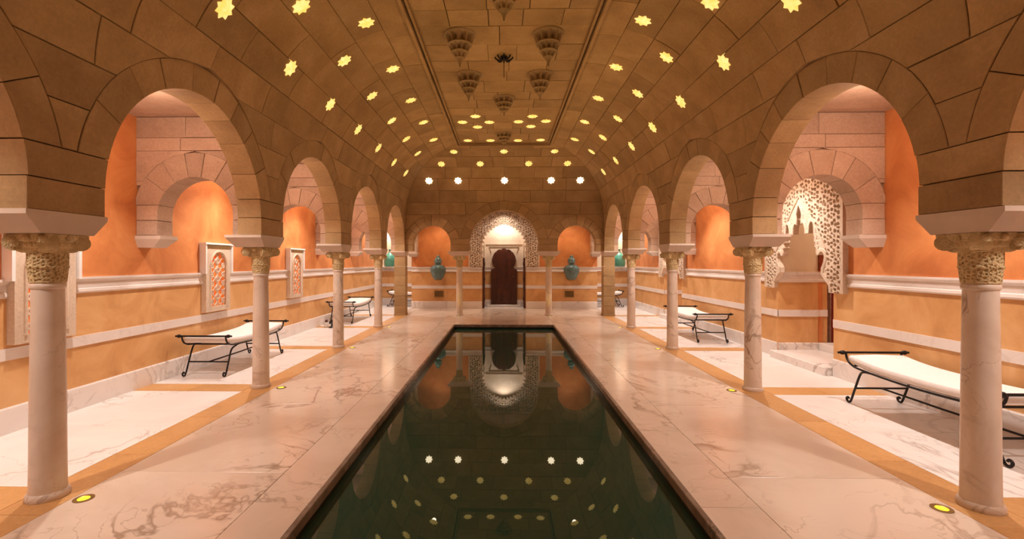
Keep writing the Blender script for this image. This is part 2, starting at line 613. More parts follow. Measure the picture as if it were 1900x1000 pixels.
        for a_, b_ in zip(cuts[:-1], cuts[1:]):
            # free span in this segment
            span = []
            for v in (v0, v1):
                z = self.surf(v)[1]
                l, h = a_, b_
                for ar in self.arches:
                    wd = arch_w(ar, z, key)
                    if abs(ar[0] - a_) < 1e-6: l = a_ + wd
                    if abs(ar[0] - b_) < 1e-6: h = b_ - wd
                span.append((l, h))
            l = min(s[0] for s in span); h = max(s[1] for s in span)
            if h - l < .03:
                continue
            m = max(1, round((h - l) / length))
            if through: m = 1
            pts = [l] + [l + (h - l) * (i + R.uniform(-.22, .22) + offs) / m for i in range(1, m)] + [h]
            if m > 1 and offs == 0: pass
            pts = sorted(pts)
            if self.arches and len(pts) > 2:
                pass
            pts[0] = a_; pts[-1] = b_
            for p, q in zip(pts[:-1], pts[1:]):
                self.block(p, q, v0, v1, key, through, mat=mat)

# ------------------------------------------------------------------ floor and pool
PX0, PX1, PYA, PYB = -1.175, 1.165, 2.05, 11.22
floor = empty('floor'); struct(floor)
mb = MB()
mb.box(-WX - .1, PX0 - .07, Y0, YE + .2, -.3, -.02)
mb.box(PX1 + .07, WX + .1, Y0, YE + .2, -.3, -.02)
mb.box(PX0 - .07, PX1 + .07, Y0, PYA - .07, -.3, -.02)
mb.box(PX0 - .07, PX1 + .07, PYB + .07, YE + .2, -.3, -.02)
mb.build('floor_bed', 'mortar', floor)
G = .003
def tile(x0, x1, y0, y1, mat, name='tile', top=0.0):
    return MB().box(x0 + G / 2, x1 - G / 2, y0 + G / 2, y1 - G / 2, -.03, top + R.uniform(-.0006, .0006), .0015).build(name, mat, floor, recalc=False)
SI, SO = 2.745, 3.045     # ochre strip under the arcades
for s, pe in ((-1, -PX0 + .038), (1, PX1 + .038)):
    # pool deck: a narrow row along the coping and wide slabs outside it
    for (xa, xb, ln, off) in ((pe, 1.565, 1.3, .2), (1.565, SI, 1.62, .75)):
        y = Y0 - off
        while y < YF - .02:
            y2 = min(y + ln, YF)
            if y2 - y > .05:
                a, c = sorted((s * xa, s * xb))
                tile(a, c, max(y, Y0), y2, 'deck')
            y = y2
    a, c = sorted((s * SI, s * SO))
    y = Y0
    while y < YB + .13:
        y2 = min(y + .88, YB + .14)
        tile(a, c, y, y2, 'strip')
        y = y2
    # aisle slabs between ochre cross strips
    stops = COLY + [YB]
    prev = Y0
    for k, yc in enumerate(stops):
        e0, e1 = yc - .20, yc + .12
        a, c = sorted((s * SO, s * (WX - .02)))
        n = 2 if e0 - prev > 1.3 else 1
        for i in range(n):
            tile(a, c, prev + (e0 - prev) * i / n, prev + (e0 - prev) * (i + 1) / n, 'white_marble')
        xs = [SO, 3.7, WX - .02]
        for xa, xb in zip(xs[:-1], xs[1:]):
            q = sorted((s * xa, s * xb))
            tile(q[0], q[1], e0, e1, 'strip')
        prev = e1
    a, c = sorted((s * SO, s * (WX - .02)))
    tile(a, c, prev, YW, 'white_marble'); tile(a, c, YW, YE, 'white_marble')
for i in range(3):   # beyond and before the pool
    xs = [PX0 - .038, -.35, .42, PX1 + .038]
    tile(xs[i], xs[i + 1], PYB + .038, YF, 'deck')
    tile(xs[i], xs[i + 1], Y0, PYA - .038, 'deck')
y = -SI
for xa, xb in ((-SI, -1.9), (-1.9, -.95), (-.95, 0), (0, .95), (.95, 1.9), (1.9, SI)):
    tile(xa, xb, YF, YF + .24, 'deck')
for xa, xb in ((-SI, -1.5), (-1.5, -.7), (-.7, .7), (.7, 1.5), (1.5, SI)):
    tile(xa, xb, YF + .24, YW - .02, 'deck')
for s in (-1, 1):
    a, c = sorted((s * SI, s * SO)); tile(a, c, YB + .14, YE, 'deck')

pool = empty('pool_basin', (0, 0, 0)); struct(pool)
def rim(name, x0, x1, y0, y1, wd, z0, z1, mat, bev, parent):
    mb = MB()
    mb.box(x0 - wd, x0, y0 - wd, y1 + wd, z0, z1, bev)
    mb.box(x1, x1 + wd, y0 - wd, y1 + wd, z0, z1, bev)
    mb.box(x0, x1, y0 - wd, y0, z0, z1, bev)
    mb.box(x0, x1, y1, y1 + wd, z0, z1, bev)
    return mb.build(name, mat, parent)
rim('coping', PX0, PX1, PYA, PYB, .036, -.06, .006, 'coping', .004, pool)
rim('pool_wall', PX0, PX1, PYA, PYB, .07, -.4, -.055, 'pool_wall', 0, pool)
MB().box(PX0, PX1, PYA, PYB, -.4, -.36).build('pool_bottom', 'pool_wall', pool)
water = MB().box(PX0 + .001, PX1 - .001, PYA + .001, PYB - .001, -.35, -.09).build('pool_water', 'water')
tag(water, 'still dark green water filling the long pool, mirroring the vault', 'water')
water['kind'] = 'stuff'

# ------------------------------------------------------------------ nave arcades with coved vault
VTOP = SPR + CR * pi / 2
rows_v = [2.22, 2.52, 2.84, 3.18, 3.52, 3.88, 4.24, 4.62, 5.0, VTOP]
def nave_side(s):
    root = empty('wall_nave_' + ('left' if s < 0 else 'right')); struct(root)
    P = lambda u, d, z: (s * (AX - d), u, z)
    arches = [(y, 1.048, 1.285, 1.985) for y in BAYS[:4]] + [(BAYS[4], .985, 1.215, 1.985)]
    ulo = lambda v: Y0
    uhi = lambda v: YF - vault(v)[0] + (.0 if v > SPR else 0)
    ms = Masonry(root, P, vault, ulo, uhi, arches, TW, 'stone')
    for a, b_ in ((1.815, 2.01), (2.01, 2.22)):
        ms.course(a, b_, .6, 'in', through=True)
    for k in range(len(rows_v) - 1):
        ms.course(rows_v[k], rows_v[k + 1], .95, 'ex', offs=.0)
    for a in arches:
        ms.ring(a, 2.22, 9)
    # mortar bed: front surface held back inside the lunettes
    mb = ms.core(1.83, VTOP, backz=HA + .1)
    mb.build('mortar_core', 'mortar', root, recalc=False)
    return root, ms
wl, msl = nave_side(-1)
wr, msr = nave_side(1)

# back arcade
root = empty('wall_nave_back'); struct(root)
P = lambda u, d, z: (u, YF - d, z)
b_arch = [(-2.035, .53, .79, 2.01), (0, .976, 1.235, 1.986), (2.035, .53, .79, 2.01)]
msb = Masonry(root, P, vault, lambda v: -(AX - vault(v)[0]), lambda v: AX - vault(v)[0], b_arch, TW, 'stone')
for a, b_ in ((1.815, 2.0), (2.0, 2.16)):
    msb.course(a, b_, .5, 'in', through=True)
for a, b_ in zip([2.16, 2.45] + rows_v[2:-1], [2.45] + rows_v[2:]):
    msb.course(a, b_, .8, 'ex')
msb.ring(b_arch[0], 2.16, 8, (-AX, -1.2)); msb.ring(b_arch[2], 2.16, 8, (1.2, AX)); msb.ring(b_arch[1], 2.16, 11)
msb.core(1.83, VTOP, backz=HA + .1).build('mortar_core', 'mortar', root, recalc=False)

# front end wall behind the camera
fw = empty('wall_front'); struct(fw)
mb = MB().box(-WX - .2, WX + .2, Y0 - .2, Y0, -.1, HC + .2)
mb.build('plain_wall', 'stone', fw)

# ceiling panel
ceil = empty('ceiling'); struct(ceil)
YBP = YF - CR
Pc = lambda u, d, z: (u, z, HC - d)      # u = x, v = y
msc = Masonry(ceil, Pc, flatsurf, lambda v: -PW, lambda v: PW, [], .1, 'stone', .005, (.0, .007))
y = Y0; i = 0
while y < YBP - .05:
    y2 = min(y + R.choice((.38, .44, .5)), YBP)
    if YBP - y2 < .15: y2 = YBP
    n = R.choice((3, 4, 4, 5))
    xs = [-PW] + [-PW + 2 * PW * (k + R.uniform(-.2, .2)) / n for k in range(1, n)] + [PW]
    for a, c in zip(xs[:-1], xs[1:]):
        msc.block(a, c, y, y2, 'ex')
    y = y2
MB().box(-PW - .3, PW + .3, Y0, YBP + .3, HC + .012, HC + .2).build('mortar_bed', 'mortar', ceil)
tr = empty('trim_1'); struct(tr)
def frame_bar(name, wd, off, z0, z1, mat):
    x = PW - off
    yb = YBP - off
    mb = MB()
    mb.box(-x - wd, -x, Y0, yb + wd, z0, z1).box(x, x + wd, Y0, yb + wd, z0, z1).box(-x, x, yb, yb + wd, z0, z1)
    mb.build(name, mat, tr)
frame_bar('outer_moulding', .042, 0.0, HC - .060, HC + .01, 'stone')
frame_bar('groove', .03, .03, HC - .012, HC + .01, 'mortar')
frame_bar('inner_moulding', .03, .06, HC - .04, HC + .01, 'stone')

# aisle ceilings
for s, nm in ((-1, 'ceiling_left'), (1, 'ceiling_right')):
    r_ = empty(nm); struct(r_)
    a, c = sorted((s * (AX + .03), s * (WX + .2)))
    y = Y0
    k = 0
    while y < YE:
        y2 = min(y + SP / 3, YE)
        MB().box(a, c, y + .004, y2 - .004, HA, HA + .1).build('stone', 'pale_stone', r_)
        y = y2
    MB().box(a, c, Y0, YE, HA + .01, HA + .12).build('mortar_bed', 'mortar', r_)
r_ = empty('ceiling_back'); struct(r_)
for k in range(6):
    MB().box(-AX + k * AX / 3 + .004, -AX + (k + 1) * AX / 3 - .004, YF + .2, YE, HA, HA + .1).build('stone', 'pale_stone', r_)

# ------------------------------------------------------------------ cross arches in the aisles
def cross_wall(name, P, u0, u1, arch, T, wall_at_hi):
    root = empty(name); struct(root)
    ms = Masonry(root, P, flatsurf, lambda v: u0, lambda v: u1, [arch], T, 'pale_stone', .003, (.0, .004))
    c, r, re, zc = arch
    st = zc + .12
    ms.course(1.815, 1.815 + (st - 1.815) * .5, .5, 'in', through=True)
    ms.course(1.815 + (st - 1.815) * .5, st, .5, 'in', through=True)
    top = zc + re
    hs = [st, st + .28, top + .02 if top - st > .45 else st + .5, 2.97, HA - .005]
    hs = sorted(set(round(x, 3) for x in hs))
    for a, b_ in zip(hs[:-1], hs[1:]):
        ms.course(a, b_, .55, 'ex')
    ms.ring(arch, st, 7, (u0, u1))
    ms.core(1.83, HA, backz=HA).build('mortar_core', 'pale_mortar', root, recalc=False)
    # back face stones: plain, one course deep
    # chamfered corbel at the wall end
    e = u1 if wall_at_hi else u0
    q = -1 if wall_at_hi else 1
    wd = abs(e - (c + r * .93 * (1 if wall_at_hi else -1)))
    mb = MB()
    def pr(ua, ub, z, d0, d1): return [P(ua, d0, z), P(ub, d0, z), P(ub, d1, z), P(ua, d1, z)]
    lo = pr(e, e + q * (wd - .10), 1.675, -.02, -T + .02)
    mi = pr(e, e + q * (wd + .015), 1.775, .02, -T - .02)
    hi = pr(e, e + q * (wd + .015), 1.815, .02, -T - .02)
    v = lo + mi + hi
    f = [(0, 1, 2, 3), (8, 9, 10, 11)]
    for k in (0, 4):
        for i in range(4):
            f.append((k + i, k + (i + 1) % 4, k + 4 + (i + 1) % 4, k + 4 + i))
    mb.add(v, f).build('corbel', 'slab', root)
    return root
cl = cross_wall('wall_cross_left', lambda u, d, z: (-u, -.13 - d, z), AX + TW + .0, WX, (3.645, .45, .74, 2.055), .26, True)
crt = cross_wall('wall_cross_right', lambda u, d, z: (u, -.13 - d, z), AX + TW + .0, WX, (3.645, .45, .74, 2.055), .26, True)
for proto in (cl, crt):
    proto.location = (0, COLY[1], 0)
    for yc in COLY[2:] + [YB]:
        c_ = copy_tree(proto); c_.location = (0, yc, 0)
for s in (-1, 1):
    cross_wall('wall_cross_back', lambda u, d, z, s=s: (s * (AX + .01 - d), u, z), YB + .14, YW, (14.32, .62, .90, 2.055), .26, True)

RA = random.Random(3)
JIT = {(i, j): (RA.uniform(-.34, .34), RA.uniform(-.34, .34)) for i in range(64) for j in range(64)}
def arab(x, y, f=1.0):
    """raised strapwork with deep openings between: +1 on the straps, -1 in the holes"""
    q = 17.0 * f
    x = abs(x)                       # the carving mirrors about the middle
    u, v = x * q, y * q
    v += .5 * (int(math.floor(u)) % 2)
    i0, j0 = int(math.floor(u)), int(math.floor(v))
    d = []
    for i in (i0 - 1, i0, i0 + 1):
        for j in (j0 - 1, j0, j0 + 1):
            a, b = JIT[i % 64, j % 64]
            d.append((u - i - .5 - a) ** 2 + (v - j - .5 - b) ** 2)
    d.sort()
    e = sqrt(d[1]) - sqrt(d[0])
    return max(-1.0, min(1.0, (0.40 - e) * 7)) if d[0] < .14 else 1.0

# ------------------------------------------------------------------ columns
def make_column(k=.745, slab=(-.142, .275, -.276, .276)):
    """k scales the plan; slab = nave side x, aisle side x, y extents about the axis"""
    root = empty('column')
    # base: plinth ring with torus
    prof = [(.150, 0), (.152, .012), (.150, .028), (.140, .040), (.133, .046)]
    smooth_auto(MB().lathe([(r * k, z) for r, z in prof], 40).build('base', 'col_marble', root))
    sh = [(.131, .046), (.127, .08), (.1255, .2)] + [(.1255 - .0155 * ((z - .2) / 1.13) ** 1.3, z) for z in (.4, .6, .8, 1.0, 1.2, 1.33)]
    smooth_auto(MB().lathe([(r * k, z) for r, z in sh], 40).build('shaft', 'col_marble', root))
    nk = [(.112, 1.33), (.120, 1.338), (.122, 1.352), (.118, 1.364), (.112, 1.37)]
    smooth_auto(MB().lathe([(r * k, z) for r, z in nk], 40).build('necking', 'col_marble', root))
    # capital: carved basket, echinus, volutes
    cap = empty('capital'); cap.parent = root
    n = 180; prof = []
    for j in range(41):
        z = 1.37 + .20 * j / 40
        prof.append((.120 + .014 * (j / 40) + .012 * sin(pi * j / 40) * .4, z))
    def rf(r, z, a):
        env = min(1, (z - 1.37) / .02) * min(1, (1.57 - z) / .015)
        ringp = .006 * (1 if abs((z - 1.37) % .10 - .05) > .042 else 0)
        return k * (r + .0055 * (arab(a * .094, z - 1.37, 2.5) - .6) * max(0, env) + ringp * max(0, env))
    MB().lathe(prof, n, rf=rf).build('basket', 'capital', cap, smooth=False)
    # upper zone: square with concave sides, egg band and corner volutes
    mb = MB()
    m_ = 96
    def sq(a, r, z):
        # rounded square
        q = max(abs(cos(a)), abs(sin(a)))
        return r / q * (1 - .10 * (1 - abs(cos(2 * a))) * 0)
    pr = [(.118, 1.560), (.140, 1.568), (.146, 1.590), (.165, 1.596), (.172, 1.615), (.172, 1.628), (.190, 1.634), (.196, 1.655), (.196, 1.676)]
    mb.lathe(pr, m_, rf=lambda r, z, a: k * (sq(a, r, z) * (.93 if abs(cos(2 * a)) > .2 else .97) + .006 * cos(a * 24) * (1 if 1.6 < z < 1.63 else 0)))
    mb.build('abacus', 'capital', cap)
    for i in range(4):
        a = pi / 4 + i * pi / 2
        d = Vector((cos(a), sin(a), 0)); p = Vector((-sin(a), cos(a), 0))
        mb = MB()
        c = d * (.212 * k) + Vector((0, 0, 1.622))
        # scroll: a thick drum lying across the corner with a stalk
        rr = .050
        for w0, w1, r_ in ((-.060, .060, rr), (-.070, .070, rr * .55)):
            prf = []
            ring0 = [c + p * (w0 * k) + (d * cos(t) + Vector((0, 0, 1)) * sin(t)) * r_ for t in [2 * pi * q / 14 for q in range(14)]]
            ring1 = [c + p * (w1 * k) + (d * cos(t) + Vector((0, 0, 1)) * sin(t)) * r_ for t in [2 * pi * q / 14 for q in range(14)]]
            mb.add(ring0 + ring1, [(q, (q + 1) % 14, 14 + (q + 1) % 14, 14 + q) for q in range(14)] + [tuple(range(14)), tuple(range(27, 13, -1))])
        mb.tube([d * (.11 * k) + Vector((0, 0, 1.575)), d * (.16 * k) + Vector((0, 0, 1.60)), c + Vector((0, 0, .035))], [.03 * k, .035 * k, .03 * k], 6)
        mb.build('volute', 'capital', cap)
        mb = MB()
        a = i * pi / 2
        d = Vector((cos(a), sin(a), 0))
        mb.ball(d * (.188 * k) + Vector((0, 0, 1.648)), .030 * k, 10, 6, (1, 1, 1.1))
        mb.build('fleuron', 'capital', cap)
    x0, x1, y0, y1 = slab
    mb = MB()
    mb.frustum((x0 + .005, x1 - .07, y0 + .092, y1 - .092), 1.678, (x0 - .006, x1, y0 - .006, y1 + .006), 1.785)
    mb.box(x0 - .006, x1, y0 - .006, y1 + .006, 1.785, 1.815)
    mb.build('impost_block', 'slab', root)
    return root
ordn = ['first', 'second', 'third', 'fourth']
colp = make_column()
for s in (-1, 1):
    side = 'left' if s < 0 else 'right'
    for k in range(1, 5):
        o = colp if (s == 1 and k == 1) else copy_tree(colp)
        o.location = (s * CX, COLY[k], 0)
        o.rotation_euler = (0, 0, 0 if s > 0 else pi)
        pl = ['nearest the viewer', 'second from the viewer', 'third from the viewer', 'farthest, just before the corner pier'][k - 1]
        tag(o, f'veined marble column with carved capital in the {side} arcade, {pl}', 'column', 'marble columns of the nave arcades')
colb = make_column(.745, (-.145, .145, -.315, .315))
for s in (-1, 1):
    o = colb if s > 0 else copy_tree(colb)
    o.location = (s * 1.265, YB, 0); o.rotation_euler = (0, 0, pi / 2)
    tag(o, 'slender marble column %s of the carved portal, under the end arcade' % ('right' if s > 0 else 'left'), 'column', 'slender columns of the end arcade')
# impost slabs of back columns are turned so their long side runs along the wall

pier = empty('corner_pier')
zs = [0, .28, .55, .84, 1.12, 1.38, 1.675]
for a, b_ in zip(zs[:-1], zs[1:]):
    MB().frustum((-.155, .155, -.155, .155), a + .003, (-.155, .155, -.155, .155), b_ - .003).build('stone', 'stone', pier)
MB().frustum((-.17, .16, -.165, .165), 1.678, (-.255, .168, -.255, .255), 1.785).box(-.255, .168, -.255, .255, 1.785, 1.815).build('impost_block', 'slab', pier)
MB().frustum((-.17, .17, -.17, .17), 0, (-.16, .16, -.16, .16), .06).build('plinth', 'stone', pier)
for s in (-1, 1):
    o = pier if s < 0 else copy_tree(pier)
    o.location = (s * (AX + .155), YB + .02, 0)
    o.rotation_euler = (0, 0, 0 if s < 0 else pi)
    tag(o, 'square stone pier at the far %s corner of the pool hall' % ('left' if s < 0 else 'right'), 'pier', 'corner piers of the pool hall')

# ------------------------------------------------------------------ outer walls
def wall_run(root, A, B, nrm, z_up=HA, base=True, n_trim=None, upper='orange', t=.15):
    """one straight run of the banded wall from A to B (xy), nrm = inward normal"""
    A = Vector((A[0], A[1], 0)); B = Vector((B[0], B[1], 0)); n = Vector((nrm[0], nrm[1], 0))
    def slab_(name, z0, z1, d0, d1, mat, parent):
        v = []
        for z in (z0, z1):
            v += [A + n * d0, B + n * d0, B + n * d1, A + n * d1]
        v = [(p.x, p.y, z0 if i < 4 else z1) for i, p in enumerate(v)]
        return MB().add(v, [(0, 1, 2, 3), (4, 5, 6, 7), (0, 1, 5, 4), (1, 2, 6, 5), (2, 3, 7, 6), (3, 0, 4, 7)]).build(name, mat, parent)
    slab_('lower_plaster', .0, 1.2, -t, 0, 'ochre', root)
    slab_('upper_plaster', 1.2, z_up, -t, 0, upper, root)
    slab_('middle_band', .640, .745, -.02, .012, 'trim', root)
    prof = [(-.02, 1.184), (.018, 1.184), (.024, 1.20), (.020, 1.228), (.010, 1.235), (.014, 1.30), (.028, 1.322), (.036, 1.328), (.036, 1.350), (-.02, 1.350)]
    v = []
    for p in (A, B):
        for d, z in prof:
            q = p + n * d
            v.append((q.x, q.y, z))
    k = len(prof)
    MB().add(v, [(i, (i + 1) % k, k + (i + 1) % k, k + i) for i in range(k)] + [tuple(range(k)), tuple(range(2 * k - 1, k - 1, -1))]).build('dado_rail', 'trim', root)
    if base:
        # baseboard in marble lengths
        L = (B - A).length
        m = max(1, round(L / 1.3))
        for i in range(m):
            a_ = A.lerp(B, i / m + .0015 / L); b_ = A.lerp(B, (i + 1) / m - .0015 / L)
            v = []
            for z, d1 in ((0, .022), (.215, .022), (.228, .016)):
                v += [a_ + n * -.02, b_ + n * -.02, b_ + n * d1, a_ + n * d1]
            v = [(p.x, p.y, (0, .215, .228)[j // 4]) for j, p in enumerate(v)]
            f = [(0, 1, 2, 3), (8, 9, 10, 11)]
            for q in (0, 4):
                f += [(q + j, q + (j + 1) % 4, q + 4 + (j + 1) % 4, q + 4 + j) for j in range(4)]
            MB().add(v, f).build('baseboard', 'white_marble', root)

wL = empty('wall_left'); struct(wL)
wall_run(wL, (-WX, Y0), (-WX, YE), (1, 0))
wR = empty('wall_right'); struct(wR)
D1 = (6.28, 7.55); D2 = (11.55, 12.82)
wall_run(wR, (WX, Y0), (WX, D1[0]), (-1, 0))
wall_run(wR, (WX, D1[1]), (WX, D2[0]), (-1, 0))
wall_run(wR, (WX, D2[1]), (WX, YE), (-1, 0))
for d in (D1, D2):
    wall_run(wR, (WX + .002, d[1] - .012), (WX + .62, d[1] - .012), (0, -1), upper='cream', t=.05)
    wall_run(wR, (WX + .62, d[0] + .012), (WX + .002, d[0] + .012), (0, 1), upper='cream', t=.05)
    MB().box(WX, WX + .15, d[0], d[1], 2.6, HA).build('upper_plaster', 'orange', wR)
    MB().box(WX + .15, WX + .8, d[0] - .1, d[1] + .1, 2.6, 2.7).build('soffit', 'cream', wR)
wB = empty('wall_back'); struct(wB)
wall_run(wB, (-3.02, YW), (-.71, YW), (0, -1))
wall_run(wB, (.71, YW), (3.02, YW), (0, -1))
wE = empty('wall_aisle_end'); struct(wE)
for s in (-1, 1):
    wall_run(wE, (s * 4.35, YE), (s * 2.3, YE), (0, -1), upper='cream')
# little room behind each right-hand doorway
for i, d in enumerate((D1, D2)):
    rm = empty('wall_inner_room'); struct(rm)
    MB().box(WX + 2.3, WX + 2.4, d[0] - .6, d[1] + 1.4, 0, 2.7).build('plaster', 'orange', rm)
    MB().box(WX + .62, WX + 2.4, d[1] + 1.3, d[1] + 1.4, 0, 2.7).build('plaster', 'orange', rm)
    MB().box(WX + .62, WX + 2.4, d[0] - .7, d[0] - .6, 0, 2.7).build('plaster', 'orange', rm)
    MB().box(WX + .62, WX + .70, d[1], d[1] + 1.4, 0, 2.7).build('plaster', 'orange', rm)
    MB().box(WX + .62, WX + .70, d[0] - .7, d[0], 0, 2.7).build('plaster', 'orange', rm)
    MB().box(WX + .6, WX + 2.4, d[0] - .7, d[1] + 1.4, 2.7, 2.8).build('plaster', 'cream', rm)
    MB().box(WX - .02, WX + 2.4, d[0] - .7, d[1] + 1.4, -.03, .0).build('floor_slab', 'white_marble', rm)
    # marble step in the doorway
    st = empty('trim_%d' % (4 + i)); struct(st)
    MB().box(WX - .13, WX + .62, d[0] + .016, d[1] - .016, 0, .115, .006).build('step_slab', 'white_marble', st)
    MB().box(WX + .622, WX + 1.1, d[0] + .016, d[1] - .016, 0, .23, .006).build('step_slab', 'white_marble', st)

# ------------------------------------------------------------------ carved stucco panels
def inside(poly, x, y):
    c = False
    j = len(poly) - 1
    for i in range(len(poly)):
        xi, yi = poly[i]; xj, yj = poly[j]
        if (yi > y) != (yj > y) and x < (xj - xi) * (y - yi) / (yj - yi) + xi:
            c = not c
        j = i
    return c

def dist_poly(pl, x, y):
    best = 9
    for (ax, ay), (bx, by) in zip(pl[:-1], pl[1:]):
        dx, dy = bx - ax, by - ay
        L = dx * dx + dy * dy
        t = 0 if L == 0 else max(0, min(1, ((x - ax) * dx + (y - ay) * dy) / L))
        d = (x - ax - t * dx) ** 2 + (y - ay - t * dy) ** 2
        if d < best: best = d
    return sqrt(best)

def carved_panel(root, hw, z0, z1, half, fn, step, thick, smooth_zone=None, depth=.022, freq=1.0, mat='carved'):
    """fn(u, z, d): d = outwards from the wall. half = opening outline right half, bottom to apex"""
    full = half + [(-x, z) for x, z in reversed(half[:-1])]
    # opening polygon closed far below
    poly = [(half[0][0], z0 - 1)] + full + [(-half[0][0], z0 - 1)]
    nx = int(2 * hw / step); nz = int((z1 - z0) / step)
    verts = []; idx = {}; f = []
    val = {}
    for j in range(nz + 1):
        for i in range(nx + 1):
            x = -hw + 2 * hw * i / nx; z = z0 + (z1 - z0) * j / nz
            val[i, j] = not inside(poly, x, z)
    def vid(i, j):
        if (i, j) not in idx:
            x = -hw + 2 * hw * i / nx; z = z0 + (z1 - z0) * j / nz
            dd = dist_poly(full, x, z)
            eb = min(hw - abs(x), z1 - z)
            if dd < .035 or eb < .05:
                h = thick + .008
            elif smooth_zone and smooth_zone(x, z):
                h = thick - .004 + .0018 * arab(x, z, 1.6)
            else:
                h = thick - depth * (0.5 - 0.5 * arab(x, z, freq))
            idx[i, j] = len(verts)
            verts.append(fn(x, z, h))
        return idx[i, j]
    for j in range(nz):
        for i in range(nx):
            if val[i, j] and val[i + 1, j] and val[i, j + 1] and val[i + 1, j + 1]:
                f.append((vid(i, j), vid(i + 1, j), vid(i + 1, j + 1), vid(i, j + 1)))
    o = link('relief', verts, f, mat, root, recalc=True)
    # returns into the opening and a rounded border that follows it
    mb = MB()
    a = [fn(x, z, thick) for x, z in full]; b_ = [fn(x, z, -.02) for x, z in full]
    k = len(full)
    mb.add(a + b_, [(i, i + 1, k + i + 1, k + i) for i in range(k - 1)])
    mb.build('reveal', mat, root)
    MB().tube([fn(x, z, thick) for x, z in full], step * 1.15, 6).build('border', mat, root)
    # closed edge of the slab
    mb = MB()
    pts = [(-hw, z0), (-hw, z1), (hw, z1), (hw, z0)]
    mb.add([fn(x, z, thick + .008) for x, z in pts] + [fn(x, z, -.02) for x, z in pts], [(i, i + 1, 5 + i, 4 + i) for i in range(3)])
    for sg in (-1, 1):
        q = [(sg * half[0][0], z0), (sg * hw, z0)]
        mb.add([fn(x, z, thick + .008) for x, z in q] + [fn(x, z, -.02) for x, z in q], [(0, 1, 3, 2)])
    mb.build('edge', mat, root)
    return root

half_door = [(.64, 1.10), (.63, 1.20), (.56, 1.27), (.485, 1.345), (.49, 1.42), (.535, 1.50), (.55, 1.57), (.535, 1.625), (.49, 1.655), (.45, 1.645), (.43, 1.61), (.40, 1.60), (.385, 1.64), (.39, 1.70),
             (.36, 1.72), (.375, 1.775), (.345, 1.80), (.355, 1.85), (.335, 1.90), (.33, 2.0), (.315, 2.055), (.285, 2.08), (.25, 2.06), (.225, 2.0), (.22, 1.91),
             (.145, 1.91), (.14, 1.99), (.12, 2.045), (.085, 2.075), (.06, 2.05), (.055, 2.12), (.07, 2.19), (.045, 2.26), (0, 2.34)]
def pointed(x, z):
    # area under the pointed blind arch around the opening
    return z < 2.46 - 1.05 * abs(x) - .6 * x * x and abs(x) < .56
for i, d in enumerate((D1, D2)):
    yc = (d[0] + d[1]) / 2 - .005
    pr_ = empty('carved_arch_panel', (WX, yc, 0))
    fn = lambda u, z, dd: (-dd, u, z)
    carved_panel(pr_, .89, 1.10, 2.92, half_door, fn, .0105, .065, pointed, .06, .92)
    for sg in (-1, 1):
        MB().tube([fn(sg * .56 * (1 - t / 10), 2.46 - 1.05 * .56 * (1 - t / 10) - .6 * (.56 * (1 - t / 10)) ** 2, .066) for t in range(11)], .013, 6).build('arch_moulding', 'carved', pr_)
    tag(pr_, ['pale pierced stucco panel with a lobed doorway arch, above the marble step on the right',
              'pale carved stucco doorway panel far down the right aisle, behind the third column'][i], 'carved panel')
# things glimpsed behind the first doorway
st_ = empty('wall_stub'); struct(st_)
wall_run(st_, (WX + .62, D1[1] + .01), (WX + .78, D1[1] + .01), (0, -1), upper='cream', t=.06, base=False)
MB().box(WX + .781, WX + 1.4, D1[1] + .01, D1[1] + .08, 1.35, 2.7).build('upper_plaster', 'orange', st_)
dl = empty('wooden_shutter', (WX + .625, D1[1] - .005, 1.375))
for k in range(3):
    MB().box(k * .13, .126 + k * .13, -.03, 0, 0, .86).build('plank', 'redwood', dl)
for z in (.08, .42, .74):
    MB().box(.0, .386, -.045, -.03, z, z + .06).build('batten', 'redwood', dl)
tag(dl, 'red-brown wooden shutter glimpsed inside the right doorway under the lobed arch', 'shutter')
def curtain(name, loc, wd, h, mat, label):
    n = 40
    v = []; 
    for j in range(2):
        for i in range(n + 1):
            t = i / n
            for sd in (0, .012):
                v.append((t * wd, .035 * sin(t * wd * 55) + sd, j * h))
    f = []
    m2 = 2 * (n + 1)
    for i in range(n):
        a = 2 * i
        f.append((a, a + 2, m2 + a + 2, m2 + a)); f.append((a + 1, m2 + a + 1, m2 + a + 3, a + 3))
        f.append((a, a + 1, a + 3, a + 2)); f.append((m2 + a, m2 + a + 2, m2 + a + 3, m2 + a + 1))
    f.append((0, m2, m2 + 1, 1)); f.append((2 * n, 2 * n + 1, m2 + 2 * n + 1, m2 + 2 * n))
    o = link(name, v, f, mat, None, smooth=False)
    o.location = loc
    tag(o, label, 'curtain')
    return o
curtain('curtain', (WX + .98, D1[1] + .62, .0), .36, 1.33, 'red_cloth', 'dull red cloth hanging inside the doorway behind the carved arch')
curtain('curtain', (WX + 1.06, D1[1] + .50, .0), .10, 1.30, 'grey_cloth', 'grey cloth hanging inside the right doorway, in front of red cloth')

